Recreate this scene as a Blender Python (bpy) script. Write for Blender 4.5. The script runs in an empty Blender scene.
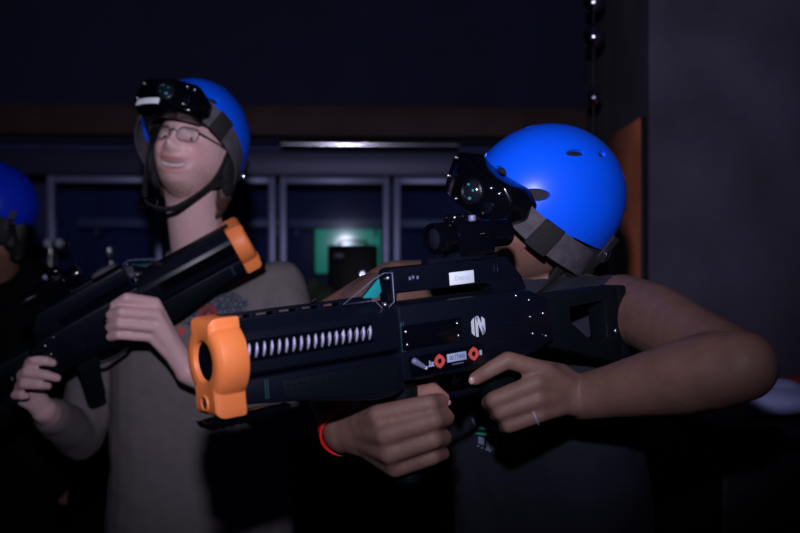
import bpy, bmesh, math, random
from mathutils import Vector, Matrix, noise
random.seed(4)
S = bpy.context.scene
COL = S.collection
CAMZ = 1.45
def V(*a): return Vector(a)
def at(px, py, d):            # point of the place seen at that spot of the photograph, d metres into the room
    return V(d*(px-400)/1000.0, d, CAMZ + d*(266.5-py)/1000.0)

# ------------------------------------------------------------------ materials
def mat(name, col, rough=.5, metal=0.0, bump=0.0, bscale=40.0, var=0.0, vscale=6.0, spec=.5, coat=0.0, emit=None, estr=0.0, attr=None, sheen=0.0):
    m = bpy.data.materials.new(name); m.use_nodes = True
    nt = m.node_tree; N = nt.nodes; L = nt.links
    b = N['Principled BSDF']
    b.inputs['Roughness'].default_value = rough; b.inputs['Metallic'].default_value = metal
    b.inputs['Specular IOR Level'].default_value = spec
    b.inputs['Coat Weight'].default_value = coat; b.inputs['Coat Roughness'].default_value = .12
    b.inputs['Sheen Weight'].default_value = sheen
    b.inputs['Base Color'].default_value = (*col, 1)
    tc = N.new('ShaderNodeTexCoord')
    src = None
    if attr:
        at_ = N.new('ShaderNodeAttribute'); at_.attribute_name = attr; src = at_.outputs['Color']
        L.new(src, b.inputs['Base Color'])
    if var:
        n = N.new('ShaderNodeTexNoise'); n.inputs['Scale'].default_value = vscale; n.inputs['Detail'].default_value = 6
        L.new(tc.outputs['Object'], n.inputs['Vector'])
        mr = N.new('ShaderNodeMapRange'); mr.inputs['From Min'].default_value = .3; mr.inputs['From Max'].default_value = .7
        mr.inputs['To Min'].default_value = 1-var; mr.inputs['To Max'].default_value = 1+var
        L.new(n.outputs['Fac'], mr.inputs['Value'])
        mx = N.new('ShaderNodeMix'); mx.data_type = 'RGBA'; mx.blend_type = 'MULTIPLY'; mx.inputs[0].default_value = 1
        if src: L.new(src, mx.inputs[6])
        else: mx.inputs[6].default_value = (*col, 1)
        L.new(mr.outputs['Result'], mx.inputs[7]); L.new(mx.outputs[2], b.inputs['Base Color'])
    if bump:
        n = N.new('ShaderNodeTexNoise'); n.inputs['Scale'].default_value = bscale; n.inputs['Detail'].default_value = 5
        L.new(tc.outputs['Object'], n.inputs['Vector'])
        bp = N.new('ShaderNodeBump'); bp.inputs['Strength'].default_value = bump; bp.inputs['Distance'].default_value = .004
        L.new(n.outputs['Fac'], bp.inputs['Height']); L.new(bp.outputs['Normal'], b.inputs['Normal'])
    if emit:
        b.inputs['Emission Color'].default_value = (*emit, 1); b.inputs['Emission Strength'].default_value = estr
    return m

def glassy(name, tint=(1, 1, 1), gloss=.1, rough=.03):
    m = bpy.data.materials.new(name); m.use_nodes = True
    nt = m.node_tree; N = nt.nodes; L = nt.links
    for n in list(N): N.remove(n)
    o = N.new('ShaderNodeOutputMaterial'); t = N.new('ShaderNodeBsdfTransparent'); g = N.new('ShaderNodeBsdfGlossy')
    t.inputs['Color'].default_value = (*tint, 1); g.inputs['Roughness'].default_value = rough
    lw = N.new('ShaderNodeLayerWeight'); lw.inputs['Blend'].default_value = .25
    ma = N.new('ShaderNodeMath'); ma.operation = 'MULTIPLY_ADD'; ma.inputs[1].default_value = .5; ma.inputs[2].default_value = gloss
    L.new(lw.outputs['Facing'], ma.inputs[0])
    mx = N.new('ShaderNodeMixShader'); L.new(ma.outputs[0], mx.inputs[0]); L.new(t.outputs[0], mx.inputs[1]); L.new(g.outputs[0], mx.inputs[2])
    L.new(mx.outputs[0], o.inputs['Surface'])
    return m

M = dict(
    orange=mat('orange_rubber', (.95, .25, .065), .5, bump=.08, bscale=60, var=.06, vscale=30),
    gun=mat('black_plastic', (.0030, .0045, .0105), .36, bump=.05, bscale=220, spec=.26),
    gun_grip=mat('black_rubber', (.0030, .0055, .0080), .5, bump=.12, bscale=150, spec=.12),
    gun_gloss=mat('gloss_black', (.0015, .002, .004), .14, spec=.55),
    gun_teal=mat('dark_teal_edge', (.02, .09, .10), .35),
    steel=mat('bright_steel', (.72, .70, 1.0), .40, .75),
    screw=mat('screw_metal', (.8, .85, .85), .3, 1.0),
    white=mat('white_sticker', (.80, .86, .90), .45),
    ink=mat('ink', (.06, .07, .16), .6),
    logo=mat('white_print', (.62, .68, .75), .5),
    red=mat('red_print', (.75, .09, .08), .45),
    lcd=mat('display_face', (.42, .52, .72), .35),
    lens=mat('coated_lens', (.010, .012, .02), .05, spec=1.0, coat=1.0),
    teal=mat('flat_teal', (.02, .36, .34), .3),
    clear=glassy('clear_plastic', (.93, .95, 1), .07, .06),
    glass=glassy('window_glass', (.80, .86, .95), .004, .085),
    specs=glassy('spectacle_lens', (.93, .95, .95), .02, .05),
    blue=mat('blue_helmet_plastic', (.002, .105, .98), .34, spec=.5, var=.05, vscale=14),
    dim_blue=mat('dimmed_blue_helmet_plastic', (.001, .025, .55), .36, spec=.4),  # the helmet blue again, darkened to stand for the flash falling off
    foam=mat('black_foam', (.006, .006, .008), .8),
    strap=mat('grey_elastic', (.075, .066, .080), .8, bump=.3, bscale=300, var=.25, vscale=60),
    web=mat('black_webbing', (.010, .010, .012), .7, bump=.2, bscale=200),
    skin_pale=mat('fair_skin', (.62, .39, .34), .5, attr='Col', bump=.05, bscale=90, var=.05, vscale=25),
    skin_brown=mat('brown_skin', (.23, .125, .085), .6, spec=.35, attr='Col', bump=.12, bscale=130, var=.12, vscale=35),
    teeth=mat('tooth_enamel', (.90, .84, .78), .25),
    eye=mat('eye_white', (.6, .58, .56), .2), iris=mat('iris', (.05, .07, .09), .2),
    nail=mat('fingernail', (.42, .26, .24), .3),
    hair=mat('brown_hair', (.055, .026, .018), .6, bump=.6, bscale=120),
    black_hair=mat('black_hair', (.008, .006, .006), .6, bump=.6, bscale=120),
    navy=mat('navy_cotton', (.0070, .0085, .020), .9, bump=.35, bscale=14, var=.15, vscale=8),
    black_cloth=mat('black_cloth', (.0022, .0022, .0035), .9, bump=.3, bscale=12, spec=.1),
    denim=mat('dark_denim', (.012, .014, .025), .9),
    shoe=mat('dark_shoe', (.015, .012, .012), .5),
    redband=mat('red_band', (.85, .02, .015), .5),
    green_print=mat('green_print', (.10, .75, .42), .5), pale_print=mat('pale_print', (.45, .58, .75), .4),
    concrete=mat('concrete', (.042, .039, .064), .9, bump=.5, bscale=9, var=.35, vscale=5),
    ceilm=mat('dark_ceiling', (.007, .009, .042), .9, bump=.3, bscale=4, var=.2, vscale=2),
    backm=mat('dark_back_wall', (.012, .015, .055), .85, var=.2, vscale=2),
    floorm=mat('dark_floor', (.03, .03, .035), .6, var=.2),
    beam=mat('brown_timber', (.055, .021, .022), .7, bump=.3, bscale=12, var=.3, vscale=5),
    frame=mat('pale_metal_frame', (.27, .28, .50), .4, .3),
    fascia=mat('grey_fascia', (.060, .062, .125), .45, .4),
    rail=mat('brushed_rail', (.7, .7, .8), .13, 1.0),
    panel=mat('brown_board', (.55, .16, .075), .6, bump=.2, bscale=20, var=.25, vscale=7),
    dark_inside=mat('dark_blue_panel', (.035, .045, .17), .7, var=.3, vscale=4),
    shelfm=mat('shelf_metal', (.16, .18, .30), .4),
    glow=mat('teal_screen', (.01, .05, .04), .4, emit=(.02, .42, .27), estr=.34),
    case=mat('black_case', (.0025, .0025, .005), .5, bump=.2, bscale=80, spec=.15),
    green_cloth=mat('green_cloth', (.045, .065, .045), .9, bump=.5, bscale=14, var=.3),
    spec_frame=mat('dark_spectacle_frame', (.06, .045, .055), .3, .6),
    knobm=mat('pale_knob', (.62, .64, .80), .25),
    chrome=mat('chrome', (.8, .82, .95), .12, 1.0),
    ball=mat('mirror_ball', (.55, .55, .7), .1, 1.0),
    white_cloth=mat('white_cloth', (.40, .45, .80), .8), red_cloth=mat('red_cloth', (.30, .02, .025), .8),
)

# ------------------------------------------------------------------ object helpers
def link(name, me, m, parent=None, smooth=True, angle=None):
    me.materials.clear()
    if m: me.materials.append(m)
    o = bpy.data.objects.new(name, me); COL.objects.link(o)
    if parent: o.parent = parent
    if smooth:
        for p in me.polygons: p.use_smooth = True
        if angle:
            me.set_sharp_from_angle(angle=math.radians(angle))
    return o
def obj(name, bm, m, parent=None, smooth=True, angle=35):
    bmesh.ops.recalc_face_normals(bm, faces=bm.faces[:])
    me = bpy.data.meshes.new(name); bm.to_mesh(me); bm.free()
    return link(name, me, m, parent, smooth, angle)
def thing(name, label, cat, Mx=None, group=None):
    o = bpy.data.objects.new(name, None); COL.objects.link(o); o.empty_display_size = .05
    if Mx is not None: o.matrix_world = Mx if isinstance(Mx, Matrix) else Matrix.Translation(Mx)
    return tag(o, label, cat, group)
def tag(o, label, cat, group=None):
    o['label'] = label; o['category'] = cat
    if group: o['group'] = group
    return o
def struct(o): o['kind'] = 'structure'; return o
def frame_matrix(x, y, z, o):
    m = Matrix((x, y, z)).transposed().to_4x4(); m.translation = o; return m

def add_box(bm, c, s, bev=0, Mx=None, seg=2):
    r = bmesh.ops.create_cube(bm, size=1)
    vs = r['verts']
    for v in vs: v.co = V(v.co.x*s[0]+c[0], v.co.y*s[1]+c[1], v.co.z*s[2]+c[2])
    if bev:
        es = list({e for v in vs for e in v.link_edges})
        g = bmesh.ops.bevel(bm, geom=es, offset=bev, segments=seg, affect='EDGES', profile=.5)
        vs = list({v for f in g['faces'] for v in f.verts} | {v for v in vs if v.is_valid})
    if Mx:
        for v in vs: v.co = Mx @ v.co
    return vs
def add_prism(bm, pts, y0, y1, bev=0, holes=(), swap=None, seg=2):
    """outline pts (x,z) extruded along y"""
    t = bmesh.new()
    loops = [pts] + list(holes); es = []
    for lp in loops:
        vs = [t.verts.new((p[0], y0, p[1])) for p in lp]
        es += [t.edges.new((vs[i], vs[(i+1) % len(vs)])) for i in range(len(vs))]
    if holes: bmesh.ops.triangle_fill(t, edges=es, use_beauty=True, use_dissolve=False)
    else: t.faces.new(t.verts[:])
    r = bmesh.ops.extrude_face_region(t, geom=t.faces[:])
    for g in r['geom']:
        if isinstance(g, bmesh.types.BMVert): g.co.y = y1
    bmesh.ops.recalc_face_normals(t, faces=t.faces[:])
    if bev:
        t.normal_update()
        ee = [e for e in t.edges if len(e.link_faces) == 2 and e.calc_face_angle(0) > .35]
        bmesh.ops.bevel(t, geom=ee, offset=bev, segments=seg, affect='EDGES', profile=.5, clamp_overlap=True)
    if swap:
        for v in t.verts: v.co = swap @ v.co
    me = bpy.data.meshes.new('t'); t.to_mesh(me); t.free(); bm.from_mesh(me); bpy.data.meshes.remove(me)
def add_cyl(bm, p0, p1, r0, r1=None, n=24, bev=0):
    r1 = r0 if r1 is None else r1
    p0 = Vector(p0); p1 = Vector(p1); ax = (p1-p0); L = ax.length; q = ax.to_track_quat('Z', 'Y').to_matrix()
    prof = [(0, 0)]
    if bev: prof += [(r0-bev, 0), (r0-bev*.3, bev*.3), (r0, bev), (r1, L-bev), (r1-bev*.3, L-bev*.3), (r1-bev, L)]
    else: prof += [(r0, 0), (r1, L)]
    prof += [(0, L)]
    add_lathe(bm, prof, p0, q, n)
def add_lathe(bm, prof, o, q, n=24):
    rings = []
    for r, z in prof:
        if r < 1e-6: rings.append([bm.verts.new(o + q @ V(0, 0, z))])
        else: rings.append([bm.verts.new(o + q @ V(r*math.cos(2*math.pi*i/n), r*math.sin(2*math.pi*i/n), z)) for i in range(n)])
    for a, b in zip(rings, rings[1:]):
        for i in range(n):
            j = (i+1) % n
            if len(a) == 1 and len(b) == 1: break
            if len(a) == 1: bm.faces.new((a[0], b[i], b[j]))
            elif len(b) == 1: bm.faces.new((a[i], b[0], a[j]))
            else: bm.faces.new((a[i], b[i], b[j], a[j]))
def add_ball(bm, c, r, Mx=None, sub=3):
    t = bmesh.ops.create_icosphere(bm, subdivisions=sub, radius=1)
    rr = r if hasattr(r, '__len__') else (r, r, r)
    for v in t['verts']:
        p = V(v.co.x*rr[0], v.co.y*rr[1], v.co.z*rr[2])
        v.co = (Mx @ p if Mx else p) + Vector(c)
def smooth_path(pts, n=6):
    pts = [Vector(p) for p in pts]; out = []
    for i in range(len(pts)-1):
        p0 = pts[max(i-1, 0)]; p1 = pts[i]; p2 = pts[i+1]; p3 = pts[min(i+2, len(pts)-1)]
        for k in range(n):
            t = k/n
            out.append(.5*((2*p1)+(p2-p0)*t+(2*p0-5*p1+4*p2-p3)*t*t+(3*p1-p0-3*p2+p3)*t**3))
    return out+[pts[-1]]
def add_tube(bm, pts, r, n=10, flat=None, up=None, closed=False):
    """tube along pts; flat=(half width, half thickness) makes it a strap whose width follows up x tangent"""
    rings = []; N = len(pts)
    prev = None
    for i, p in enumerate(pts):
        a = pts[(i-1) % N] if closed else pts[max(i-1, 0)]; b = pts[(i+1) % N] if closed else pts[min(i+1, N-1)]
        t = (Vector(b)-Vector(a)).normalized()
        if up is not None: u = up[i] if isinstance(up, list) else up
        else: u = prev if prev is not None else (V(0, 0, 1) if abs(t.z) < .9 else V(1, 0, 0))
        u = (u - t*u.dot(t)).normalized(); prev = u; s = t.cross(u)
        ring = []
        for k in range(n):
            an = 2*math.pi*k/n
            if flat:
                c, d = math.cos(an), math.sin(an)
                q = s*math.copysign(abs(c)**.35, c)*flat[0] + u*math.copysign(abs(d)**.35, d)*flat[1]
            else:
                rr = r[i] if hasattr(r, '__len__') else r
                q = (s*math.cos(an)+u*math.sin(an))*rr
            ring.append(bm.verts.new(Vector(p)+q))
        rings.append(ring)
    prs = list(zip(rings, rings[1:])) + ([(rings[-1], rings[0])] if closed else [])
    for a, b in prs:
        for k in range(n): bm.faces.new((a[k], a[(k+1) % n], b[(k+1) % n], b[k]))
    if not closed:
        bm.faces.new(rings[0][::-1]); bm.faces.new(rings[-1])
def text_bm(txt, size, Mx, depth=.0003, wx=1.0):
    cu = bpy.data.curves.new('txt', 'FONT'); cu.body = txt; cu.size = size; cu.align_x = 'CENTER'; cu.align_y = 'CENTER'
    cu.extrude = depth; cu.resolution_u = 2
    o = bpy.data.objects.new('txt', cu); COL.objects.link(o)
    dg = bpy.context.evaluated_depsgraph_get(); me = bpy.data.meshes.new_from_object(o.evaluated_get(dg))
    bm = bmesh.new(); bm.from_mesh(me); bpy.data.objects.remove(o); bpy.data.curves.remove(cu); bpy.data.meshes.remove(me)
    for v in bm.verts: v.co = Mx @ V(v.co.x*wx, v.co.y, v.co.z)
    return bm
def baked(o):                     # mesh of an object with its modifiers applied
    dg = bpy.context.evaluated_depsgraph_get(); dg.update()
    return bpy.data.meshes.new_from_object(o.evaluated_get(dg))

# ------------------------------------------------------------------ organic bodies
SPH = []
_t = bmesh.new(); bmesh.ops.create_icosphere(_t, subdivisions=3, radius=1); SPH = [v.co.copy() for v in _t.verts]; _t.free()
def add_hull(bm, balls):
    t = bmesh.new()
    for b in balls:
        c, r = Vector(b[0]), b[1]; R = b[2] if len(b) > 2 else None
        rr = r if hasattr(r, '__len__') else (r, r, r)
        for p in SPH:
            q = V(p.x*rr[0], p.y*rr[1], p.z*rr[2]); t.verts.new((R @ q if R else q)+c)
    r = bmesh.ops.convex_hull(t, input=t.verts[:])
    bad = [v for v in t.verts if not v.link_faces]
    bmesh.ops.delete(t, geom=bad, context='VERTS')
    me = bpy.data.meshes.new('h'); t.to_mesh(me); t.free(); bm.from_mesh(me); bpy.data.meshes.remove(me)
def add_chain(bm, pts, rad):
    for i in range(len(pts)-1): add_hull(bm, [(pts[i], rad[i]), (pts[i+1], rad[i+1])])
def remesh(bm, voxel, smooth=3, base=V(0, 0, 0)):
    me = bpy.data.meshes.new('b'); bm.to_mesh(me); bm.free()
    o = bpy.data.objects.new('b', me); COL.objects.link(o)
    m = o.modifiers.new('r', 'REMESH'); m.mode = 'VOXEL'; m.voxel_size = voxel
    s = o.modifiers.new('s', 'SMOOTH'); s.factor = .5; s.iterations = smooth
    r = baked(o); bpy.data.objects.remove(o); bpy.data.meshes.remove(me)
    r.transform(Matrix.Translation(-base))
    return r
MZ = .058
def g2(x, z, cx, cz, sx, sz): return math.exp(-((x-cx)/sx)**2-((z-cz)/sz)**2)
def face_disp(x, z, smile=1.0):
    """how far the face stands out (towards -y) of the plain skull at (x, z)"""
    ax = abs(x); d = 0
    d -= .011*g2(ax, z, .031, .006, .017, .012)               # eye sockets
    d += .004*g2(ax, z, .026, .026, .020, .008)               # brows
    d += .013*g2(x, z, 0, .000, .0075, .020) + .021*g2(x, z, 0, -.022, .0105, .0125) + .008*g2(ax, z, .0135, -.026, .007, .007)
    d += .008*g2(ax, z, .043, -.018, .018, .016)*smile        # cheeks
    d -= .004*g2(ax, z, .030, -.040, .006, .012)*smile        # smile folds
    mz = z + MZ - 7.0*x*x*smile; o = .0035+.0035*smile
    w = math.exp(-(x/(.026+.008*smile))**4)
    d += w*(.0055*math.exp(-((mz-o-.006)/.0045)**2) + .0065*math.exp(-((mz+o+.006)/.005)**2) - (.005+.004*smile)*math.exp(-(mz/o)**2))
    d += .009*g2(x, z, 0, -.093, .022, .013)                  # chin
    return d
def head_base(n):
    x, y, z = n.x*.077, n.y*.097, n.z*(.117 if n.z > 0 else .110)
    if z < -.01:
        t = min(1, (-z-.01)/.105); x *= 1-.17*t**1.6
        if y > 0: y *= 1-.55*t
        else: y *= 1+.05*t
    return x, y, z
def face_y(x, z):
    lo, hi = -.16, 0
    nz = z/(.117 if z > 0 else .110); nx = x/.077
    if z < -.01:
        t = min(1, (-z-.01)/.105); nx /= 1-.17*t**1.6
    k = max(0, 1-nz*nz-nx*nx)
    y = -.097*math.sqrt(k)
    if z < -.01: y *= 1+.05*t
    return y-face_disp(x, z)
def add_head(bm, H, smile=1.0, scale=1.0):
    t = bmesh.ops.create_icosphere(bm, subdivisions=6, radius=1)
    for v in t['verts']:
        n = v.co.normalized(); x, y, z = head_base(n)
        if n.y < 0: y -= face_disp(x, z, smile)*min(1, -n.y*2.2)
        v.co = H @ (V(x, y, z)*scale)
    for s in (-1, 1):
        R = H.to_3x3().normalized() @ Matrix.Rotation(s*.35, 3, 'Z')
        add_hull(bm, [(H @ V(s*.078, .012, .014), (.007, .016, .018), R), (H @ V(s*.076, .006, -.020), (.006, .010, .012), R)])
def paint(me, fn):
    ca = me.color_attributes.new('Col', 'FLOAT_COLOR', 'POINT')
    for v in me.vertices: ca.data[v.index].color = (*fn(v.co), 1)
def mixc(a, b, t): return tuple(a[i]*(1-t)+b[i]*t for i in range(3))
def build_body(name, prims, H, base, mt, skin, lip, beard, hands=(), smile=1.0, parent=None):
    """one continuous skin surface from head to feet"""
    bm = bmesh.new(); prims(bm); add_head(bm, H, smile)
    me = remesh(bm, .0032, 4, base)
    Hi = H.inverted()
    def col(co):
        p = Hi @ (co+base); c = skin
        if p.length < .18 and p.y < 0:
            mz = p.z+MZ-7*p.x*p.x*smile; o = .0035+.0035*smile
            if beard:
                k = min(1, g2(p.x, p.z, 0, -.098, .045, .020)*1.1 + .55*math.exp(-((mz-.020)/.006)**2)*math.exp(-(p.x/.03)**4) + .6*g2(abs(p.x), p.z, .055, -.065, .022, .032))
                c = mixc(c, beard, k*.85*(.75+.5*noise.noise(p*260)))
            c = mixc(c, lip, .75*math.exp(-(p.x/(.026+.008*smile))**4)*(math.exp(-((mz-o-.004)/.0045)**2)+math.exp(-((mz+o+.005)/.005)**2)))
            c = mixc(c, (.10, .02, .02), .85*math.exp(-(p.x/(.024+.007*smile))**4)*math.exp(-(mz/(o*.9))**2))
            c = mixc(c, (skin[0]*1.05, skin[1]*.72, skin[2]*.72), .55*g2(abs(p.x), p.z, .042, -.020, .024, .02))
            c = mixc(c, (.07, .035, .025), .75*g2(abs(p.x), p.z-.10*abs(p.x)+.004, .031, .024, .020, .0045))
        for (hp, rr, hc) in hands:
            k = math.exp(-((co+base-hp).length/rr)**2); c = mixc(c, hc, k)
        return c
    paint(me, col)
    return link(name, me, mt, parent)

# ================================================================== ROOM
ROT = math.radians(3.0)
WALL = Matrix.Translation((0, 5.3, 0)) @ Matrix.Rotation(ROT, 4, 'Z')
def boxo(name, c, s, m, parent=None, bev=0, Mx=None):
    bm = bmesh.new(); add_box(bm, c, s, bev); o = obj(name, bm, m, parent)
    if Mx: o.matrix_world = Mx
    return o
struct(boxo('floor', (0, 2.4, -.05), (8.4, 9.6, .1), M['floorm']))
struct(boxo('ceiling', (0, 2.4, 2.99), (8.4, 9.6, .1), M['ceilm']))
struct(boxo('wall_left', (-4.1, 2.4, 1.47), (.12, 9.6, 2.94), M['backm']))
BT = 2.30
# back wall: above the timber band, under the windows, and the far end of the glazed bay
bm = bmesh.new()
add_box(bm, (0, .06, (BT-.2+2.94)/2), (8.2, .12, 2.94-BT+.2)); add_box(bm, (0, .06, .56), (8.2, .12, 1.12))
add_box(bm, (-3.1, .06, 1.53), (2.3, .12, .9)); add_box(bm, (2.9, .06, 1.53), (2.2, .12, .9))
o = struct(obj('wall_back', bm, M['backm'])); o.matrix_world = WALL
o = struct(boxo('trim_1', (0, -.07, 2.20), (8.0, .14, .155), M['beam'], bev=.008, Mx=WALL))
o = struct(boxo('trim_2', (0, -.05, 1.985), (5.4, .10, .125), M['fascia'], bev=.006, Mx=WALL))
bm = bmesh.new(); add_cyl(bm, (-.62, -.075, 2.085), (.30, -.075, 2.085), .028, n=20)
rail = obj('steel_rail', bm, M['rail']); rail.matrix_world = WALL
tag(rail, 'short bright steel rail running under the brown timber band above the windows', 'rail')
XS = [-1.845, -1.235, -.645, -.045, .56]
for i in range(4):
    x0, x1 = XS[i]+.012, XS[i+1]-.012
    bm = bmesh.new(); fw = .034
    add_box(bm, (x0+fw/2, 0, 1.515), (fw, .06, .81), .004); add_box(bm, (x1-fw/2, 0, 1.515), (fw, .06, .81), .004)
    add_box(bm, ((x0+x1)/2, 0, 1.903), (x1-x0-2*fw, .06, .034), .004); add_box(bm, ((x0+x1)/2, 0, 1.125), (x1-x0-2*fw, .06, .034), .004)
    w = struct(obj('window_%d' % (i+1), bm, M['frame'])); w.matrix_world = WALL
    bm = bmesh.new(); add_box(bm, ((x0+x1)/2, .012, 1.515), (x1-x0-2*fw, .006, .745))
    p = obj('pane', bm, M['glass'], w)
# what stands behind the glass: a shallow dark bay with a shelf, and a lit screen
bm = bmesh.new(); add_box(bm, (-.64, 1.02, 1.5), (3.4, .05, 1.2))
o = struct(obj('wall_bay', bm, M['dark_inside'])); o.matrix_world = WALL
for i, (c, q) in enumerate((((-.64, .57, .92), (3.4, .9, .05)), ((-.64, .57, 2.10), (3.4, .9, .05)), ((-2.36, .57, 1.5), (.05, .9, 1.2)), ((1.08, .57, 1.5), (.05, .9, 1.2)))):
    struct(boxo('trim_%d' % (i+3), c, q, M['dark_inside'], Mx=WALL))
for i, (sx, lb) in enumerate([(-1.54, 'dim metal shelf behind the glass beside the far-left window frame'), (-.94, 'metal shelf behind the glass just over the grey-shirted shoulder'), (-.345, 'metal shelf behind the glass above the teal screen'), (.26, 'metal shelf behind the glass nearest the scope')]):
    bm = bmesh.new(); add_box(bm, (sx, .62, 1.70), (.54, .30, .055), .006)
    for k in (-1, 1): add_box(bm, (sx+k*.24, .85, 1.66), (.02, .16, .05), .003)
    sh = obj('wall_shelf', bm, M['shelfm']); sh.matrix_world = WALL; tag(sh, lb, 'shelf', 'shelves behind the window glass')
scr = thing('lit_screen', 'teal green glowing screen behind the middle window pane', 'screen', WALL @ Matrix.Translation((-.275, .9, 1.29)))
bm = bmesh.new(); add_box(bm, (0, .02, .28), (.44, .04, .36), .006); obj('housing', bm, M['case'], scr)
bm = bmesh.new(); add_box(bm, (0, -.002, .28), (.40, .006, .32), .001); obj('screen_face', bm, M['glow'], scr)
bm = bmesh.new(); add_box(bm, (0, .02, -.13), (.06, .03, .42), .004); add_box(bm, (0, .0, -.333), (.24, .14, .02), .004); obj('stand', bm, M['case'], scr)
# right-hand concrete pier
struct(boxo('wall_right', (1.83, 3.10, 1.47), (2.34, .90, 2.94), M['concrete']))
pn = thing('wooden_panel', 'orange-brown wooden panel fixed to the side of the concrete pier', 'panel', V(.656, 2.90, 0))
bm = bmesh.new(); add_box(bm, (-.007, -.02, .925), (.012, .42, 1.85), .004); obj('board', bm, M['panel'], pn)
bm = bmesh.new(); add_box(bm, (-.007, -.236, .925), (.014, .010, 1.85), .003); obj('edge_strip', bm, M['gun_grip'], pn)
st = thing('hanging_ball_string', 'string of small mirrored balls hanging beside the concrete pier', 'decoration', V(.567, 2.93, 2.94))
bm = bmesh.new(); add_cyl(bm, (0, 0, 0), (0, 0, -1.10), .0025, n=8); obj('string', bm, M['web'], st)
for z, r in ((-.555, .032), (-.715, .032), (-.818, .033), (-.995, .022)):
    bm = bmesh.new(); t = bmesh.ops.create_uvsphere(bm, u_segments=20, v_segments=12, radius=r)
    for v in bm.verts: v.co.z += z
    add_cyl(bm, (0, 0, z+r*.9), (0, 0, z+r+.008), .006, n=10)
    obj('mirror_ball', bm, M['ball'], st, angle=40)
# counter under the windows and what stands on it
ct = thing('counter', 'long black counter running below the windows', 'counter', WALL @ Matrix.Translation((0, -.45, 0)))
bm = bmesh.new(); add_box(bm, (-.4, 0, .52), (5.6, .62, 1.04), .01); obj('front_panel', bm, M['case'], ct)
bm = bmesh.new(); add_box(bm, (-.4, -.01, 1.06), (5.7, .68, .04), .008); obj('counter_top', bm, M['case'], ct)
cs = thing('equipment_case', 'black boxy case standing before the teal-lit window', 'case', V(-.226, 4.83, 1.082))
bm = bmesh.new(); add_box(bm, (0, 0, .235), (.235, .20, .47), .012); obj('body', bm, M['case'], cs)
bm = bmesh.new(); add_tube(bm, smooth_path([(-.06, 0, .468), (-.055, 0, .488), (.055, 0, .488), (.06, 0, .468)], 5), .006, 8); obj('handle', bm, M['gun_grip'], cs)
bm = bmesh.new(); add_box(bm, (.045, -.106, .33), (.045, .012, .05), .005); obj('latch', bm, M['chrome'], cs)
bm = bmesh.new(); add_box(bm, (-.065, -.103, .42), (.05, .006, .02), .002); obj('badge_plate', bm, M['fascia'], cs)
bm = bmesh.new()
for (x, y, z, r) in ((0, 0, .11, (.11, .09, .12)), (-.06, .01, .19, (.07, .07, .08)), (.05, 0, .20, (.07, .07, .07)), (0, .01, .26, (.04, .04, .05))):
    add_ball(bm, (x, y, z), r)
me = remesh(bm, .012, 4); sk = link('sack', me, M['green_cloth']); sk.location = (-.40, 4.62, 1.095)
tag(sk, 'dark green cloth sack slumped beside the black boxy case', 'sack')
bm = bmesh.new(); add_ball(bm, (.01, -.088, .20), .012); obj('buckle', bm, M['chrome'], sk)
tp = thing('drinks_tap', 'dark tap column with three shiny knobs beside the far-left window', 'tap', V(-1.70, 4.86, 1.083))
bm = bmesh.new(); add_cyl(bm, (0, 0, 0), (0, 0, .03), .05, n=24, bev=.006); add_cyl(bm, (0, 0, .03), (0, 0, .47), .024, .02, 20); obj('column', bm, M['gun_gloss'], tp)
bm = bmesh.new(); add_cyl(bm, (-.09, 0, .475), (.09, 0, .475), .022, n=20, bev=.004); obj('crossbar', bm, M['gun_gloss'], tp)
for x, m in ((-.055, 'blue'), (.0, 'knobm'), (.055, 'knobm')):
    bm = bmesh.new(); add_ball(bm, (x, -.035, .48), .022); add_cyl(bm, (x, -.03, .48), (x, 0, .478), .010, n=12); obj('knob', bm, M[m], tp)
bm = bmesh.new(); add_cyl(bm, (0, -.03, .42), (0, -.045, .32), .011, .009, 14); obj('spout', bm, M['rail'], tp)
for k, (x, y, h, r, lb) in enumerate([(-1.415, 4.86, .47, .022, 'taller glossy dark bottle on the counter right of the tap column'), (-1.375, 4.76, .40, .024, 'shorter glossy dark bottle standing against the grey-shirted shoulder')]):
    bt = thing('bottle', lb, 'bottle', V(x, y, 1.078), 'dark bottles on the counter')
    bm = bmesh.new(); add_lathe(bm, [(0, 0), (r*1.5, 0), (r*1.6, .01), (r*1.6, h*.55), (r*1.3, h*.68), (r*.6, h*.80), (r*.55, h*.93), (0, h*.93)], V(0, 0, 0), Matrix.Identity(3), 22); obj('glass_body', bm, M['gun_gloss'], bt)
    bm = bmesh.new(); add_cyl(bm, (0, 0, h*.93), (0, 0, h), r*.75, n=16, bev=.003); obj('cap', bm, M['chrome'], bt)
# low black trunk at the right with a red and white cushion
tr = thing('trunk', 'low black trunk at the foot of the concrete pier', 'trunk', V(.95, 2.15, 0))
bm = bmesh.new(); add_box(bm, (0, 0, .56), (.72, .62, 1.10), .015); obj('body', bm, M['case'], tr)
bm = bmesh.new(); add_box(bm, (0, 0, 1.135), (.74, .64, .05), .012); obj('lid', bm, M['case'], tr)
cu = thing('cushion', 'white cushion with a red border lying on the black trunk behind the elbow', 'cushion', V(.728, 1.93, 1.163))
bm = bmesh.new(); add_ball(bm, (0, 0, .030), (.070, .07, .030)); add_ball(bm, (.01, .01, .034), (.052, .055, .036)); me = remesh(bm, .005, 3)
link('cover', me, M['white_cloth'], cu)
bm = bmesh.new(); add_tube(bm, [V(.030+.080*math.cos(a), .030+.105*math.sin(a), .030+.010*math.cos(a)) for a in [-1.15+2.9*i/30 for i in range(31)]], .026, 12); obj('border', bm, M['red_cloth'], cu)

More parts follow.
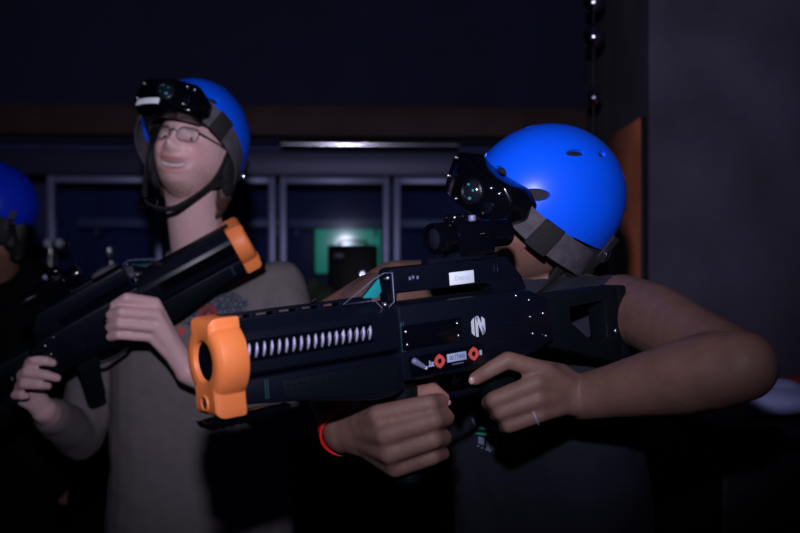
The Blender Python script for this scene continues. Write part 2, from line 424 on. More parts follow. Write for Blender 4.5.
# ================================================================== TAG GUN (local: x back from the muzzle, -y its left side, z up)
def make_gun(root):
    T = M['gun']
    # muzzle ring
    def R(a, s=1):
        c, d = math.cos(a), math.sin(a)
        r = .0450
        for (hw, h) in ((.026, .0480),):
            if d > 0:
                rr = min(hw/abs(c) if abs(c) > 1e-6 else 9, h/d)
                r = max(r, rr)
        if d < 0:
            rr = min(.028/abs(c) if abs(c) > 1e-6 else 9, .0615/-d); r = max(r, rr)
        return r
    n = 180; bm = bmesh.new(); rings = []
    A = [2*math.pi*i/n for i in range(n)]
    def outer(x, k): rings.append([bm.verts.new((x, (R(a)-k)*math.cos(a), (R(a)-k)*math.sin(a))) for a in A])
    def inner(x, r): rings.append([bm.verts.new((x, r*math.cos(a), r*math.sin(a))) for a in A])
    inner(.037, .0225); inner(.004, .0225); inner(.001, .0240); inner(0, .0265)
    outer(0, .009); outer(.0015, .005); outer(.005, .0015); outer(.010, 0); outer(.033, 0); outer(.036, .0015); outer(.037, .004)
    for i in range(len(rings)):
        a, b = rings[i], rings[(i+1) % len(rings)]
        for k in range(n): bm.faces.new((a[k], a[(k+1) % n], b[(k+1) % n], b[k]))
    mr = obj('muzzle_ring', bm, M['orange'], root, angle=28)
    # round rim in the lower lobe; its dark disc paints the shade of a hole
    bm = bmesh.new(); add_lathe(bm, [(.0072, -.001), (.0072, .0022), (.0082, .0026), (.0095, .0012), (.0100, -.002)], V(.0005, 0, -.046), Matrix.Rotation(-math.pi/2, 3, 'Y'), 24)
    obj('recess_rim', bm, M['orange'], mr)
    bm = bmesh.new(); add_cyl(bm, (-.0002, 0, -.046), (.004, 0, -.046), .0073, n=20); obj('recess_shade', bm, M['beam'], mr)
    # barrel inside the bore
    bm = bmesh.new(); add_lathe(bm, [(.0222, .006), (.0222, .10), (0, .10), ], V(0, 0, 0), Matrix.Rotation(math.pi/2, 3, 'Y'), 40)
    bar = obj('barrel', bm, M['gun_gloss'], root)
    bm = bmesh.new(); add_lathe(bm, [(0, .054), (.008, .055), (.016, .060), (.0215, .070)], V(0, 0, 0), Matrix.Rotation(math.pi/2, 3, 'Y'), 32)
    obj('lens', bm, M['lens'], bar)
    # shroud with a recessed strip on each side
    P = [(-.0235, -.021), (-.031, -.016), (-.0315, .019), (-.026, .029), (-.015, .037), (-.011, .041), (.011, .041), (.015, .037), (.026, .029), (.0315, .019), (.031, -.016), (.0235, -.021)]
    sw = Matrix(((0, 1, 0), (1, 0, 0), (0, 0, 1)))
    bm = bmesh.new(); add_prism(bm, P, .034, .252, .0016, swap=sw); obj('barrel_shroud', bm, T, root)
    for s in (-1, 1):
        bm = bmesh.new(); add_box(bm, (.121, s*.0312, .0085), (.174, .0022, .024), .0008); obj('vent_strip', bm, M['gun_gloss'], root)
    rib = None
    for s in (-1,):
        for i in range(18):
            if rib is None:
                bm = bmesh.new(); pts = [V(.0006*math.cos(z*3), -.0010*math.cos(z*1.3), z*.0082) for z in [k/5-1 for k in range(11)]]
                pts = [V(.0012*(p.z/.008), -.0018*(1-(p.z/.0085)**2), p.z) for p in pts]
                add_tube(bm, pts, [.0004+.0013*math.sqrt(max(0, 1-(p.z/.0086)**2)) for p in pts], 10)
                rib = obj('vent_rib', bm, M['steel'], root); q = rib
            else:
                q = rib.copy(); COL.objects.link(q); q.parent = root
            q.location = (.0415+i*.0095, s*.0316, .0085)
            if s > 0: q.rotation_euler = (0, 0, math.pi)
    # top rail with long notches
    bm = bmesh.new(); add_box(bm, (.125, 0, .0412), (.20, .020, .003), .0006); add_box(bm, (.125, 0, .0478), (.20, .020, .0022), .0006)
    for x0, x1 in ((.026, .036), (.058, .066), (.088, .096), (.118, .126), (.148, .156), (.178, .225)):
        add_box(bm, ((x0+x1)/2, 0, .0447), (x1-x0, .018, .006), .0004)
    obj('top_rail', bm, T, root)
    # hand guard
    HG = [(.035, -.023), (.252, -.023), (.252, -.069), (.235, -.074), (.205, -.074), (.095, -.057), (.035, -.051)]
    bm = bmesh.new(); add_prism(bm, HG, -.029, .029, .004); obj('hand_guard', bm, T, root)
    for s in (-1, 1):
        bm = bmesh.new(); add_prism(bm, [(.082, -.031), (.242, -.031), (.242, -.064), (.205, -.067), (.100, -.053), (.082, -.050)], s*.0285, s*.0305, .0006)
        for i in range(20):
            for j in range(3 if i < 8 else 4):
                x = .088+i*.0079; z = -.036-j*.0075-(.002 if i % 2 else 0)
                add_box(bm, (x, s*.0306, z), (.003, .0014, .003), 0, None)
        obj('grip_panel', bm, M['gun_grip'], root, angle=30)
        for x in (.060, .063):
            bm = bmesh.new(); add_box(bm, (x, s*.0290, -.037), (.0009, .001, .022)); obj('seam_line', bm, M['gun_teal'], root)
    bm = bmesh.new(); add_prism(bm, [(-.008, -.0655), (.100, -.0610), (.100, -.0685), (.088, -.0705), (.014, -.0745), (-.004, -.0735)], -.013, .013, .0015)
    for i in range(7): add_box(bm, (.004+i*.011, 0, -.0742+i*.0004), (.0055, .022, .004), .0007)
    obj('lower_rail', bm, M['gun_gloss'], root)
    bm = bmesh.new(); add_lathe(bm, [(0, 0), (.019, 0), (.0185, -.02), (.0165, -.03), (.0175, -.06), (.0165, -.085), (.019, -.105), (.018, -.118), (.012, -.124), (0, -.124)], V(.268, 0, -.070), Matrix.Identity(3), 28)
    obj('foregrip', bm, M['gun_grip'], root)
    # receiver
    RC = [(.246, .036), (.412, .035), (.462, .034), (.500, .020), (.506, -.040), (.470, -.052), (.410, -.054), (.352, -.060), (.246, -.058)]
    bm = bmesh.new(); add_prism(bm, RC, -.033, .033, .0045); obj('receiver', bm, T, root)
    for s in (-1, 1):
        bm = bmesh.new(); add_box(bm, (.2485, s*.0332, -.003), (.0012, .0012, .036)); add_box(bm, (.2520, s*.0332, -.003), (.0008, .0012, .036)); obj('seam_line', bm, M['gun_teal'], root)
        bm = bmesh.new(); add_box(bm, (.295, s*.0335, -.0045), (.094, .003, .030), .001)
        for k in range(3): add_box(bm, (.296, s*.0352, .003-k*.0065), (.060, .0012, .0025), .0004)
        obj('side_plate', bm, M['gun_gloss'], root)
        for (x, z) in ((.254, .003), (.255, -.013), (.335, .004), (.336, -.012), (.463, -.003), (.487, -.001), (.466, -.026), (.490, -.032), (.463, .020), (.440, .028)):
            yy = .0347 if x < .34 else .0332
            bm = bmesh.new(); add_ball(bm, (x, s*yy, z), (.0021, .0016, .0021), sub=2); obj('screw', bm, M['screw'], root)
        bm = bmesh.new()
        for k in range(8): add_prism(bm, [(.392+.001*k, .022-k*.0075), (.447, .018-k*.0075), (.447, .0205-k*.0075), (.392+.001*k, .0245-k*.0075)], s*.0325, s*.0343, .0004)
        obj('rib_panel', bm, T, root)
        if s > 0: continue
        # control strip
        bm = bmesh.new(); add_prism(bm, [(.258, -.054), (.378, -.053), (.380, -.027), (.256, -.029)], s*.0328, s*.0342, .0005); cp = obj('control_strip', bm, M['gun_gloss'], root)
        fl = Matrix(((1, 0, 0), (0, 0, s), (0, 1, 0))) if s > 0 else Matrix(((1, 0, 0), (0, 0, -1), (0, 1, 0)))
        def place(x, z, y=.0345):
            m = Matrix(((-s, 0, 0, x), (0, 0, s, s*y), (0, 1, 0, z), (0, 0, 0, 1))); return m
        for (x, z) in ((.303, -.040), (.359, -.0385)):
            bm = bmesh.new(); mm = place(x, z); nn = 32; o_, i_ = [], []
            for k in range(nn):
                a = 2*math.pi*k/nn; ro = .0078+.0013*max(0, math.cos(4*a))**3
                o_.append(bm.verts.new(mm @ V(ro*math.cos(a), ro*math.sin(a), .0006))); i_.append(bm.verts.new(mm @ V(.0034*math.cos(a), .0034*math.sin(a), .0006)))
            for k in range(nn): bm.faces.new((o_[k], o_[(k+1) % nn], i_[(k+1) % nn], i_[k]))
            r_ = bmesh.ops.extrude_face_region(bm, geom=bm.faces[:])
            for g in r_['geom']:
                if isinstance(g, bmesh.types.BMVert): g.co.y -= s*.0008
            obj('target_button', bm, M['red'], cp)
        bm = bmesh.new(); add_box(bm, (.331, s*.0345, -.0385), (.031, .0012, .0105), .0003); lc = obj('display', bm, M['lcd'], cp)
        obj('digits', text_bm('00:77400', .0085, place(.331, -.0385, .0352), .0001, .80), M['ink'], lc)
        bm = bmesh.new(); add_box(bm, (.332, s*.0345, -.0470), (.018, .0008, .0012)); obj('underline', bm, M['shelfm'], cp)
        bm = bmesh.new(); add_box(bm, (.2895, s*.0345, -.0440), (.009, .0008, .0016)); add_box(bm, (.2875, s*.0345, -.0405), (.0016, .0008, .0062)); add_box(bm, (.2915, s*.0345, -.0415), (.003, .0008, .0042)); obj('icon_mark', bm, M['lcd'], cp)
        bm = bmesh.new(); add_box(bm, (.371, s*.0345, -.0385), (.0035, .0008, .0065)); obj('icon_mark', bm, M['lcd'], cp)
        bm = bmesh.new(); add_hull(bm, [((.2640, s*.0350, -.0345), .0042), ((.2775, s*.0375, -.0440), .0026)]); lv = obj('selector_lever', bm, M['shelfm'], root)
        bm = bmesh.new(); add_ball(bm, (.2780, s*.0385, -.0445), .0023, sub=2); obj('lever_tip', bm, M['logo'], lv)
        # round maker's mark of upright bars
        bm = bmesh.new(); mm = place(.371, -.0045, .0336); r0 = .0135
        def strip(xa, xb, lean=0, t0=None, t1=None):
            N_ = 8; top, bot = [], []
            for k in range(N_+1):
                x = xa+(xb-xa)*k/N_; h = math.sqrt(max(0, r0*r0-x*x))
                top.append(V(x-lean, h if t1 is None else t1, 0)); bot.append(V(x+lean, -h if t0 is None else t0, 0))
            vs = [bm.verts.new(mm @ p) for p in bot+top[::-1]]; bm.faces.new(vs)
        strip(-.0115, -.0068); strip(-.0048, -.0006, 0); strip(.0062, .0112)
        vs = [bm.verts.new(mm @ p) for p in (V(-.0048, .0126, 0), V(.0005, .0134, 0), V(.0112, -.0076, 0), V(.0068, -.0116, 0))]; bm.faces.new(vs)
        r_ = bmesh.ops.extrude_face_region(bm, geom=bm.faces[:])
        for g in r_['geom']:
            if isinstance(g, bmesh.types.BMVert): g.co.y -= s*.0008
        obj('round_emblem', bm, M['logo'], root)
    # carry handle
    HD = [(.243, .0785), (.251, .0815), (.438, .0795), (.462, .052), (.470, .032), (.412, .033), (.408, .043), (.400, .047), (.252, .049), (.250, .034), (.243, .034)]
    bm = bmesh.new(); add_prism(bm, HD, -.014, .014, .003); hd = obj('carry_handle', bm, T, root); hd.location = (.009, 0, 0)
    for s in (-1, 1):
        if s > 0: continue
        bm = bmesh.new(); add_box(bm, (.3555, s*.0143, .0590), (.041, .001, .0165), .0003); lb = obj('name_label', bm, M['white'], hd)
        mm = Matrix(((-s, 0, 0, .3555), (0, 0, s, s*.0150), (0, 1, 0, .0590), (0, 0, 0, 1)))
        obj('label_text', text_bm('Detroi', .0092, mm, .0001), M['lcd'], lb)
        bm = bmesh.new()
        for x in (.414, .420): add_box(bm, (x, s*.0142, .064), (.002, .0015, .022), .0004)
        obj('handle_rib', bm, M['gun_gloss'], hd)
        bm = bmesh.new()
        for k, x in enumerate((.272, .277, .284)): add_box(bm, (x, s*.0141, .066+(k % 2)*.001), (.003, .0008, .004))
        obj('moulded_mark', bm, M['shelfm'], hd)
    # clear sensor cover
    bm = bmesh.new(); add_prism(bm, [(.172, .0445), (.218, .070), (.234, .0765), (.247, .0755), (.2465, .040), (.236, .033), (.228, .034), (.218, .0445)], -.018, .018, .0025)
    sc = obj('sensor_cover', bm, M['clear'], root)
    bm = bmesh.new(); add_prism(bm, [(.206, .0485), (.2310, .0700), (.2335, .054), (.226, .0465)], -.012, -.008, .0005); obj('teal_reflection', bm, M['teal'], sc)  # teal plate put in as the reflection inside the clear cover
    bm = bmesh.new(); add_prism(bm, [(.206, .0485), (.2310, .0700), (.2335, .054), (.226, .0465)], -.0078, -.004, .0005); obj('reflection_backing', bm, M['gun'], sc)  # dark plate added to hide the painted reflection from the far side
    for (x, z) in ((.239, .070), (.232, .038)):
        bm = bmesh.new(); add_ball(bm, (x, -.0192, z), .0028, sub=2); obj('cover_bolt', bm, M['screw'], sc)
    bm = bmesh.new(); add_tube(bm, [V(.172, -.0185, .0445), V(.218, -.0185, .0700), V(.234, -.0185, .0765), V(.2465, -.0185, .0755), V(.2465, -.0185, .040), V(.236, -.0185, .033), V(.228, -.0185, .034), V(.218, -.0185, .0445)], .0005, 6, closed=True)
    obj('cover_rim', bm, M['shelfm'], sc); sc.location = (.005, 0, 0)
    # optical sight on the handle
    bm = bmesh.new(); add_box(bm, (.375, 0, .083), (.115, .018, .008), .001); mt = obj('sight_rail', bm, T, root)
    bm = bmesh.new(); Q = Matrix.Rotation(math.pi/2, 3, 'Y')
    add_lathe(bm, [(.0150, .002), (.0195, 0), (.0205, .003), (.0205, .022), (.0165, .032), (.0165, .105), (.0185, .112), (.0185, .128), (.012, .128), (.012, .126), (0, .126)], V(.321, 0, .115), Q, 36)
    add_box(bm, (.384, 0, .112), (.060, .040, .046), .005)
    sg = obj('scope', bm, M['gun_gloss'], root)
    bm = bmesh.new(); add_lathe(bm, [(0, .0015), (.008, .0025), (.0152, .006)], V(.321, 0, .115), Q, 28); obj('lens', bm, M['lens'], sg)
    bm = bmesh.new(); add_lathe(bm, [(0, 0), (.0115, 0), (.0125, .002), (.0125, .010), (.011, .0125), (0, .0125)], V(.360, -.002, .1335), Matrix.Identity(3), 24)
    for k in range(16):
        a = 2*math.pi*k/16; add_box(bm, (.360+.0126*math.cos(a), -.002+.0126*math.sin(a), .1395), (.002, .002, .009), .0003)
    obj('turret', bm, M['gun_gloss'], sg)
    bm = bmesh.new(); add_cyl(bm, (.385, -.008, .133), (.385, -.008, .142), .005, n=16, bev=.001); obj('knob', bm, M['shelfm'], sg)
    bm = bmesh.new(); add_cyl(bm, (.399, -.018, .116), (.399, -.026, .116), .0085, n=20, bev=.0015); obj('knob', bm, M['gun_gloss'], sg)
    bm = bmesh.new(); add_box(bm, (.375, 0, .089), (.05, .03, .012), .002); obj('clamp', bm, T, sg)
    sg.location = (.009, 0, -.003)
    # stock with an open window
    SK = [(.496, .022), (.640, .0205), (.660, .018), (.666, -.052), (.660, -.090), (.640, -.092), (.560, -.066), (.496, -.048)]
    HO = [(.556, -.001), (.625, .001), (.629, -.052), (.603, -.060), (.556, -.022)]
    bm = bmesh.new(); add_prism(bm, SK, -.018, .018, .003, holes=[HO]); obj('stock', bm, M['gun_grip'], root, angle=30)
    bm = bmesh.new(); add_prism(bm, [(.652, .021), (.672, .019), (.678, -.052), (.671, -.096), (.652, -.094), (.659, -.052)], -.020, .020, .004); obj('butt_pad', bm, M['gun_grip'], root)
    for s in (-1, 1):
        bm = bmesh.new(); add_ball(bm, (.645, s*.0183, -.046), (.0025, .0015, .004), sub=2); obj('screw', bm, M['screw'], root)
    # pistol grip, trigger and guard
    bm = bmesh.new(); add_prism(bm, [(.388, -.050), (.438, -.050), (.445, -.085), (.462, -.150), (.452, -.158), (.424, -.160), (.412, -.120), (.398, -.088)], -.0165, .0165, .006); obj('pistol_grip', bm, M['gun_grip'], root)
    bm = bmesh.new(); add_tube(bm, smooth_path([(.318, 0, -.055), (.322, 0, -.083), (.345, 0, -.093), (.385, 0, -.092), (.402, 0, -.085)], 6), .0045, 8); obj('trigger_guard', bm, T, root)
    bm = bmesh.new(); add_tube(bm, smooth_path([(.362, 0, -.055), (.360, 0, -.068), (.352, 0, -.082)], 5), .0045, 8); obj('trigger', bm, M['gun_gloss'], root)

TH, PH = math.radians(36), math.radians(5)
B = V(math.cos(TH)*math.cos(PH), math.sin(TH)*math.cos(PH), math.sin(PH))
YL = V(-math.sin(TH), math.cos(TH), 0)
GO = at(202, 362, 1.1)
gun = thing('tag_gun', 'black laser tag gun with orange muzzle aimed across the foreground', 'toy gun', frame_matrix(B, YL, B.cross(YL), GO), 'laser tag guns')
make_gun(gun)
g2o = gun.copy(); COL.objects.link(g2o)
def clone(o, parent):
    for ch in list(o.children):
        if ch == g2o: continue
        c = ch.copy(); COL.objects.link(c); c.parent = parent; clone(ch, c)
clone(gun, g2o)
B2 = V(-.845, -.14, -.475).normalized()
Z2 = V(-.40, -.50, .75); Z2 = (Z2-B2*Z2.dot(B2)).normalized()
g2o.matrix_world = frame_matrix(B2, Z2.cross(B2), Z2, at(248, 238, 2.13))
g2o['label'] = 'black laser tag gun held across the chest of the person in the grey shirt'

# ================================================================== HELMETS (local: +x wearer's left, -y front, z up)
def hpt(az, z, off=0.0):
    """surface point; az = 0 front, + towards the wearer's left; z metres above the brim plane"""
    a, b = .115+off, .141+off
    k = math.sqrt(max(0, 1-(z/(.128+off))**2)) if z > 0 else 1-.35*(z/.1)**2
    return V(a*math.sin(az)*k, -b*math.cos(az)*k, z)
def make_helmet(root, sticker=False, strap_drop=.142, box_az=0.0, box_z=.033, blue='blue', lens_x=.004):
    n, mN = 96, 34; bm = bmesh.new(); rings = []
    for j in range(mN):
        ring = []
        for i in range(n):
            az = 2*math.pi*i/n; c = math.cos(az)
            zb = -.004 if c > .3 else -.004-.052*min(1, (.3-c)/.9)
            t = j/(mN-1)
            z = zb+(.1279-zb)*math.sin(t*math.pi/2*.985)
            ring.append(bm.verts.new(hpt(az, z)))
        rings.append(ring)
    for a, b in zip(rings, rings[1:]):
        for i in range(n): bm.faces.new((a[i], a[(i+1) % n], b[(i+1) % n], b[i]))
    bm.faces.new(rings[-1])
    bmesh.ops.recalc_face_normals(bm, faces=bm.faces[:])
    me = bpy.data.meshes.new('s'); bm.to_mesh(me); bm.free()
    o = bpy.data.objects.new('s', me); COL.objects.link(o)
    so = o.modifiers.new('t', 'SOLIDIFY'); so.thickness = .006; so.offset = -1
    cb = bmesh.new()
    def cut(az, z, l, w, tilt):
        p = hpt(az, z); nrm = V(p.x/.115**2, p.y/.141**2, max(p.z, 0)/.128**2).normalized()
        t = V(0, 0, 1).cross(nrm).normalized(); u = nrm.cross(t)
        ca, sa = math.cos(tilt), math.sin(tilt); e1 = t*ca+u*sa; e2 = -t*sa+u*ca
        add_ball(cb, p, (l, w, .016), Matrix((e1, e2, nrm)).transposed(), 3)
    for s in (-1, 1):
        cut(s*.66, .050, .024, .0098, s*.25); cut(s*1.17, .111, .018, .0066, s*.2); cut(s*1.95, .108, .012, .006, 0)
        cut(s*2.55, .070, .014, .007, 0)
    cut(0, .060, .016, .0085, 0); cut(math.pi, .06, .013, .007, 0)
    cme = bpy.data.meshes.new('c'); cb.to_mesh(cme); cb.free(); co = bpy.data.objects.new('c', cme); COL.objects.link(co)
    bo = o.modifiers.new('b', 'BOOLEAN'); bo.object = co; bo.operation = 'DIFFERENCE'; bo.solver = 'EXACT'
    r = baked(o)
    for q in (o, co): bpy.data.objects.remove(q)
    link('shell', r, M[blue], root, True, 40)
    # foam liner
    bm = bmesh.new(); rings = []
    for j in range(18):
        ring = []
        for i in range(64):
            az = 2*math.pi*i/64; c = math.cos(az); zb = -.006 if c > .3 else -.006-.046*min(1, (.3-c)/.9)
            z = zb+(.117-zb)*math.sin(j/17*math.pi/2*.985); ring.append(bm.verts.new(hpt(az, z, -.0085)))
        rings.append(ring)
    inn = [[bm.verts.new(v.co*V(1, 1, 1).length/math.sqrt(3)*0.0+V(v.co.x*.88, v.co.y*.88, v.co.z if k < 2 else v.co.z*.9)) for v in rg] for k, rg in enumerate(rings)]
    for L_ in (rings, inn):
        for a, b in zip(L_, L_[1:]):
            for i in range(64): bm.faces.new((a[i], a[(i+1) % 64], b[(i+1) % 64], b[i]))
        bm.faces.new(L_[-1])
    for i in range(64): bm.faces.new((rings[0][i], rings[0][(i+1) % 64], inn[0][(i+1) % 64], inn[0][i]))
    obj('foam_liner', bm, M['foam'], root)
    # sensor box on the brow
    BX = Matrix.Rotation(box_az, 4, 'Z') @ Matrix.Translation((0, -.151, box_z)) @ Matrix.Rotation(-.12, 4, 'X')
    bm = bmesh.new()
    add_prism(bm, [(-.078, -.012), (-.066, -.034), (.062, -.036), (.080, -.016), (.080, .012), (.062, .030), (-.058, .034), (-.078, .016)], -.028, .026, .006, seg=3)
    bmesh.ops.subdivide_edges(bm, edges=[e for e in bm.edges if abs(e.verts[0].co.x-e.verts[1].co.x) > .04], cuts=8, use_grid_fill=True)
    def bend(p): return BX @ V(p.x, p.y+4.2*p.x*p.x, p.z)
    for v in bm.verts: v.co = bend(v.co)
    sb = obj('sensor_box', bm, M['gun_gloss'], root, angle=25)
    bm = bmesh.new(); c = V(lens_x, -.028, -.001)
    add_lathe(bm, [(.0205, -.004), (.0205, .004), (.0185, .0055), (.0175, .004)], c, Matrix.Rotation(math.pi/2, 3, 'X'), 28)
    for v in bm.verts: v.co = bend(v.co)
    obj('lens_ring', bm, M['gun'], sb)
    bm = bmesh.new(); add_lathe(bm, [(.0175, .002), (.014, .0068), (.008, .0100), (0, .0115)], c, Matrix.Rotation(math.pi/2, 3, 'X'), 28)
    for v in bm.verts: v.co = bend(v.co)
    ln = obj('lens', bm, M['lens'], sb)
    bm = bmesh.new()
    for (x, z) in ((.006, .004), (-.006, -.005), (.006, -.009), (-.004, .008)): add_ball(bm, bend(c+V(x, -.0080, z)), (.0036, .002, .0028), sub=2)
    obj('teal_highlight', bm, M['teal'], ln)  # small teal blobs stand in for highlights on the dark lens glass
    for (x, z) in ((-.060, .022), (-.066, -.012), (.044, .018), (.046, -.022), (-.012, -.027), (.058, .016)):
        bm = bmesh.new(); add_ball(bm, bend(V(x, -.0285, z)), .0028, sub=2); obj('screw', bm, M['screw'], sb)
    bm = bmesh.new(); add_cyl(bm, bend(V(.050, -.026, -.012)), bend(V(.050, -.033, -.012)), .010, n=20, bev=.002); obj('button', bm, M['gun'], sb)
    if sticker:
        bm = bmesh.new(); add_box(bm, (-.032, -.0296, -.0255), (.058, .0034, .0135), .0005); bmesh.ops.subdivide_edges(bm, edges=[e for e in bm.edges if abs(e.verts[0].co.x-e.verts[1].co.x) > .02], cuts=8, use_grid_fill=True)
        for v in bm.verts: v.co = bend(v.co)
        obj('name_sticker', bm, M['white'], sb)
    for s in (-1, 1):
        bm = bmesh.new(); add_ball(bm, (s*.090, .020, -.058), (.014, .042, .040)); add_ball(bm, (s*.086, .035, -.085), (.013, .030, .030)); me_ = remesh(bm, .006, 2)
        link('ear_pad', me_, M['foam'], root)
    # elastic band from the box round to the nape
    for s in (-1, 1):
        pts, ups = [], []
        for k in range(25):
            t = k/24; az = s*(.42+t*2.45); z = .030-strap_drop*min(1, t*1.25)
            p = hpt(az, z, .006); pts.append(p); ups.append(V(p.x/.115**2, p.y/.141**2, 0).normalized())
        bm = bmesh.new(); add_tube(bm, pts, 0, 12, flat=(.023, .0018), up=ups); obj('elastic_band', bm, M['strap'], root)
        pts, ups = [], []
        for k in range(7):
            t = k/6; az = s*(.80+t*.24); z = .030-strap_drop*((.38+t*.24)/2.45*1.25)
            p = hpt(az, z, .010); pts.append(p); ups.append(V(p.x/.115**2, p.y/.141**2, 0).normalized())
        bm = bmesh.new(); add_tube(bm, pts, 0, 12, flat=(.026, .003), up=ups); obj('band_sleeve', bm, M['web'], root)
        p = hpt(s*2.02, -.052, .012); bm = bmesh.new(); add_box(bm, (0, 0, 0), (.024, .008, .020), .003)
        R_ = Matrix.Rotation(s*2.02, 3, 'Z')
        for v in bm.verts: v.co = R_ @ v.co + p
        obj('band_buckle', bm, M['chrome'], root)
def chin_strap(root, drop=-.176, fwd=-.066, wid=.080):
    bm = bmesh.new()
    L_ = [(-.096, -.020, -.010), (-.090, -.022, -.070), (-.076, -.032, -.118), (-.046, fwd+.006, drop+.018), (-.02, fwd, drop), (.02, fwd, drop), (.046, fwd+.006, drop+.018), (.076, -.032, -.118), (.090, -.022, -.070), (.096, -.020, -.010)]
    pts = smooth_path(L_, 6); ups = [V(p.x, (p.y-.0)*.4, p.z+.06).normalized() for p in pts]
    add_tube(bm, pts, 0, 10, flat=(.0085, .0022), up=ups); cs_ = obj('chin_strap', bm, M['web'], root)
    for s in (-1, 1):
        bm = bmesh.new(); pts = smooth_path([(s*.104, .070, -.020), (s*.098, .040, -.070), (s*.078, -.030, -.114)], 6)
        add_tube(bm, pts, 0, 10, flat=(.0085, .002), up=[V(s, 0, .1)]*len(pts)); obj('rear_strap', bm, M['web'], cs_)
    bm = bmesh.new(); add_box(bm, (-.035, fwd+.002, drop+.008), (.040, .014, .022), .004); obj('strap_buckle', bm, M['gun_gloss'], cs_)
    return cs_
def head_frames(c0, f, up):
    f = f.normalized(); u = (up-f*up.dot(f)).normalized(); X = (-f).cross(u)
    Hm = frame_matrix(X, -f, u, c0); Hd = Hm @ Matrix.Translation((0, .004, -.036))
    return Hm, Hd

# shooter with the brown arms
HmA, HdA = head_frames(V(.2400, 1.6377, 1.5570), V(-.805, -.583, -.105), V(.283, -.393, .875))
hA = thing('helmet', 'bright blue helmet with black sensor box tilted low behind the scope', 'helmet', HmA, 'blue sensor helmets')
make_helmet(hA, box_az=-.03, lens_x=.016); chin_strap(hA)
# smiling person in the grey shirt
HmB, HdB = head_frames(at(196, 138, 2.21), V(-.20, -.90, .27), V(.19, .28, .93))
hB = thing('helmet', 'blue helmet with white-stickered sensor box worn by the smiling person in glasses', 'helmet', HmB, 'blue sensor helmets')
make_helmet(hB, True, .125, box_z=.024); chin_strap(hB, -.190, -.070)
# third player at the edge
HmC, HdC = head_frames(at(-14, 205, 2.80), V(-.90, -.40, 0), V(0, 0, 1))
hC = thing('helmet', 'blue helmet coloured darker for weak light on the person in black at the edge', 'helmet', HmC, 'blue sensor helmets')
make_helmet(hC, blue='dim_blue'); chin_strap(hC)

# ================================================================== PERSON WITH BROWN ARMS
baseA = V(.27, 1.74, 0)
pA = thing('person', 'person in dark shirt with bare arms aiming the foreground gun', 'person', baseA)
ShL, ShR = V(.350, 1.575, 1.385), V(.115, 1.845, 1.408)
ElL = at(742, 366, 1.215); WrL = at(583, 397, 1.355)
ElR = at(318, 335, 1.585); WrR = at(346, 431, 1.325)
dz = .035
def FR(px, py, d): return at(px, py, d+dz)
RH = dict(idx=[FR(378, 415, 1.195), FR(429, 404, 1.180), FR(440, 402, 1.205), FR(436, 402, 1.228)],
          mid=[FR(385, 435, 1.185), FR(434, 420, 1.176), FR(446, 418, 1.205), FR(440, 418, 1.228)],
          rng=[FR(389, 454, 1.190), FR(433, 440, 1.182), FR(444, 438, 1.210), FR(438, 437, 1.232)],
          pky=[FR(395, 469, 1.203), FR(433, 457, 1.195), FR(443, 454, 1.218), FR(438, 452, 1.236)],
          thb=[at(372, 414, 1.272), at(402, 398, 1.285), at(433, 391, 1.265), at(444, 399, 1.250)])
LH = dict(idx=[at(545, 371, 1.312), at(508, 360, 1.300), at(486, 372, 1.302), at(475, 379, 1.308)],
          mid=[at(537, 383, 1.302), at(494, 400, 1.306), at(489, 403, 1.335), at(498, 402, 1.358)],
          rng=[at(538, 399, 1.302), at(501, 412, 1.307), at(497, 415, 1.335), at(506, 414, 1.358)],
          pky=[at(541, 414, 1.306), at(509, 426, 1.310), at(505, 428, 1.335), at(513, 427, 1.352)],
          thb=[at(560, 374, 1.345), at(528, 366, 1.378), at(500, 370, 1.388), at(486, 374, 1.390)])
def add_hand(bm, H_, wrist, wr, k=1.0, palm=None):
    for nm, r in (('idx', .0118), ('mid', .0122), ('rng', .0115), ('pky', .0100)):
        p = H_[nm]; add_chain(bm, p, [r*1.12*k, r*1.02*k, r*.93*k, r*.78*k])
        add_hull(bm, [(p[0], r*1.12*k), (wrist.lerp(p[0], .45), .0150*k)]); add_hull(bm, [(wrist.lerp(p[0], .45), .0150*k), (wrist, wr*.90)])
    q = ['idx', 'mid', 'rng', 'pky']
    for a, b in zip(q, q[1:]):
        m_ = [wrist.lerp(H_[c][0], .5) for c in (a, b)]
        add_hull(bm, [(H_[a][0], .0098*k), (H_[b][0], .0092*k), (m_[0], .0145*k), (m_[1], .0145*k)])
    add_chain(bm, H_['thb'], [.0150*k, .0125*k, .0108*k, .0082*k]); add_hull(bm, [(H_['thb'][0], .0155*k), (wrist, wr*.75)])
    add_hull(bm, [(H_['thb'][0], .014*k), (H_['idx'][0], .010*k), (wrist, wr*.7)])
def legs(bm, hipL, hipR, fL, fR, r=1.0):
    for h, f in ((hipL, fL), (hipR, fR)):
        kn = h.lerp(f, .48)+V(0, -.03, 0)
        add_chain(bm, [h, kn, f+V(0, 0, .09)], [.080*r, .052*r, .040*r]); add_hull(bm, [(f+V(0, .02, .05), .035), (f+V(0, -.13, .035), .030)])
hipLA, hipRA = V(.33, 1.70, .92), V(.22, 1.83, .92); fLA, fRA = V(.30, 1.55, 0), V(.24, 1.95, 0)
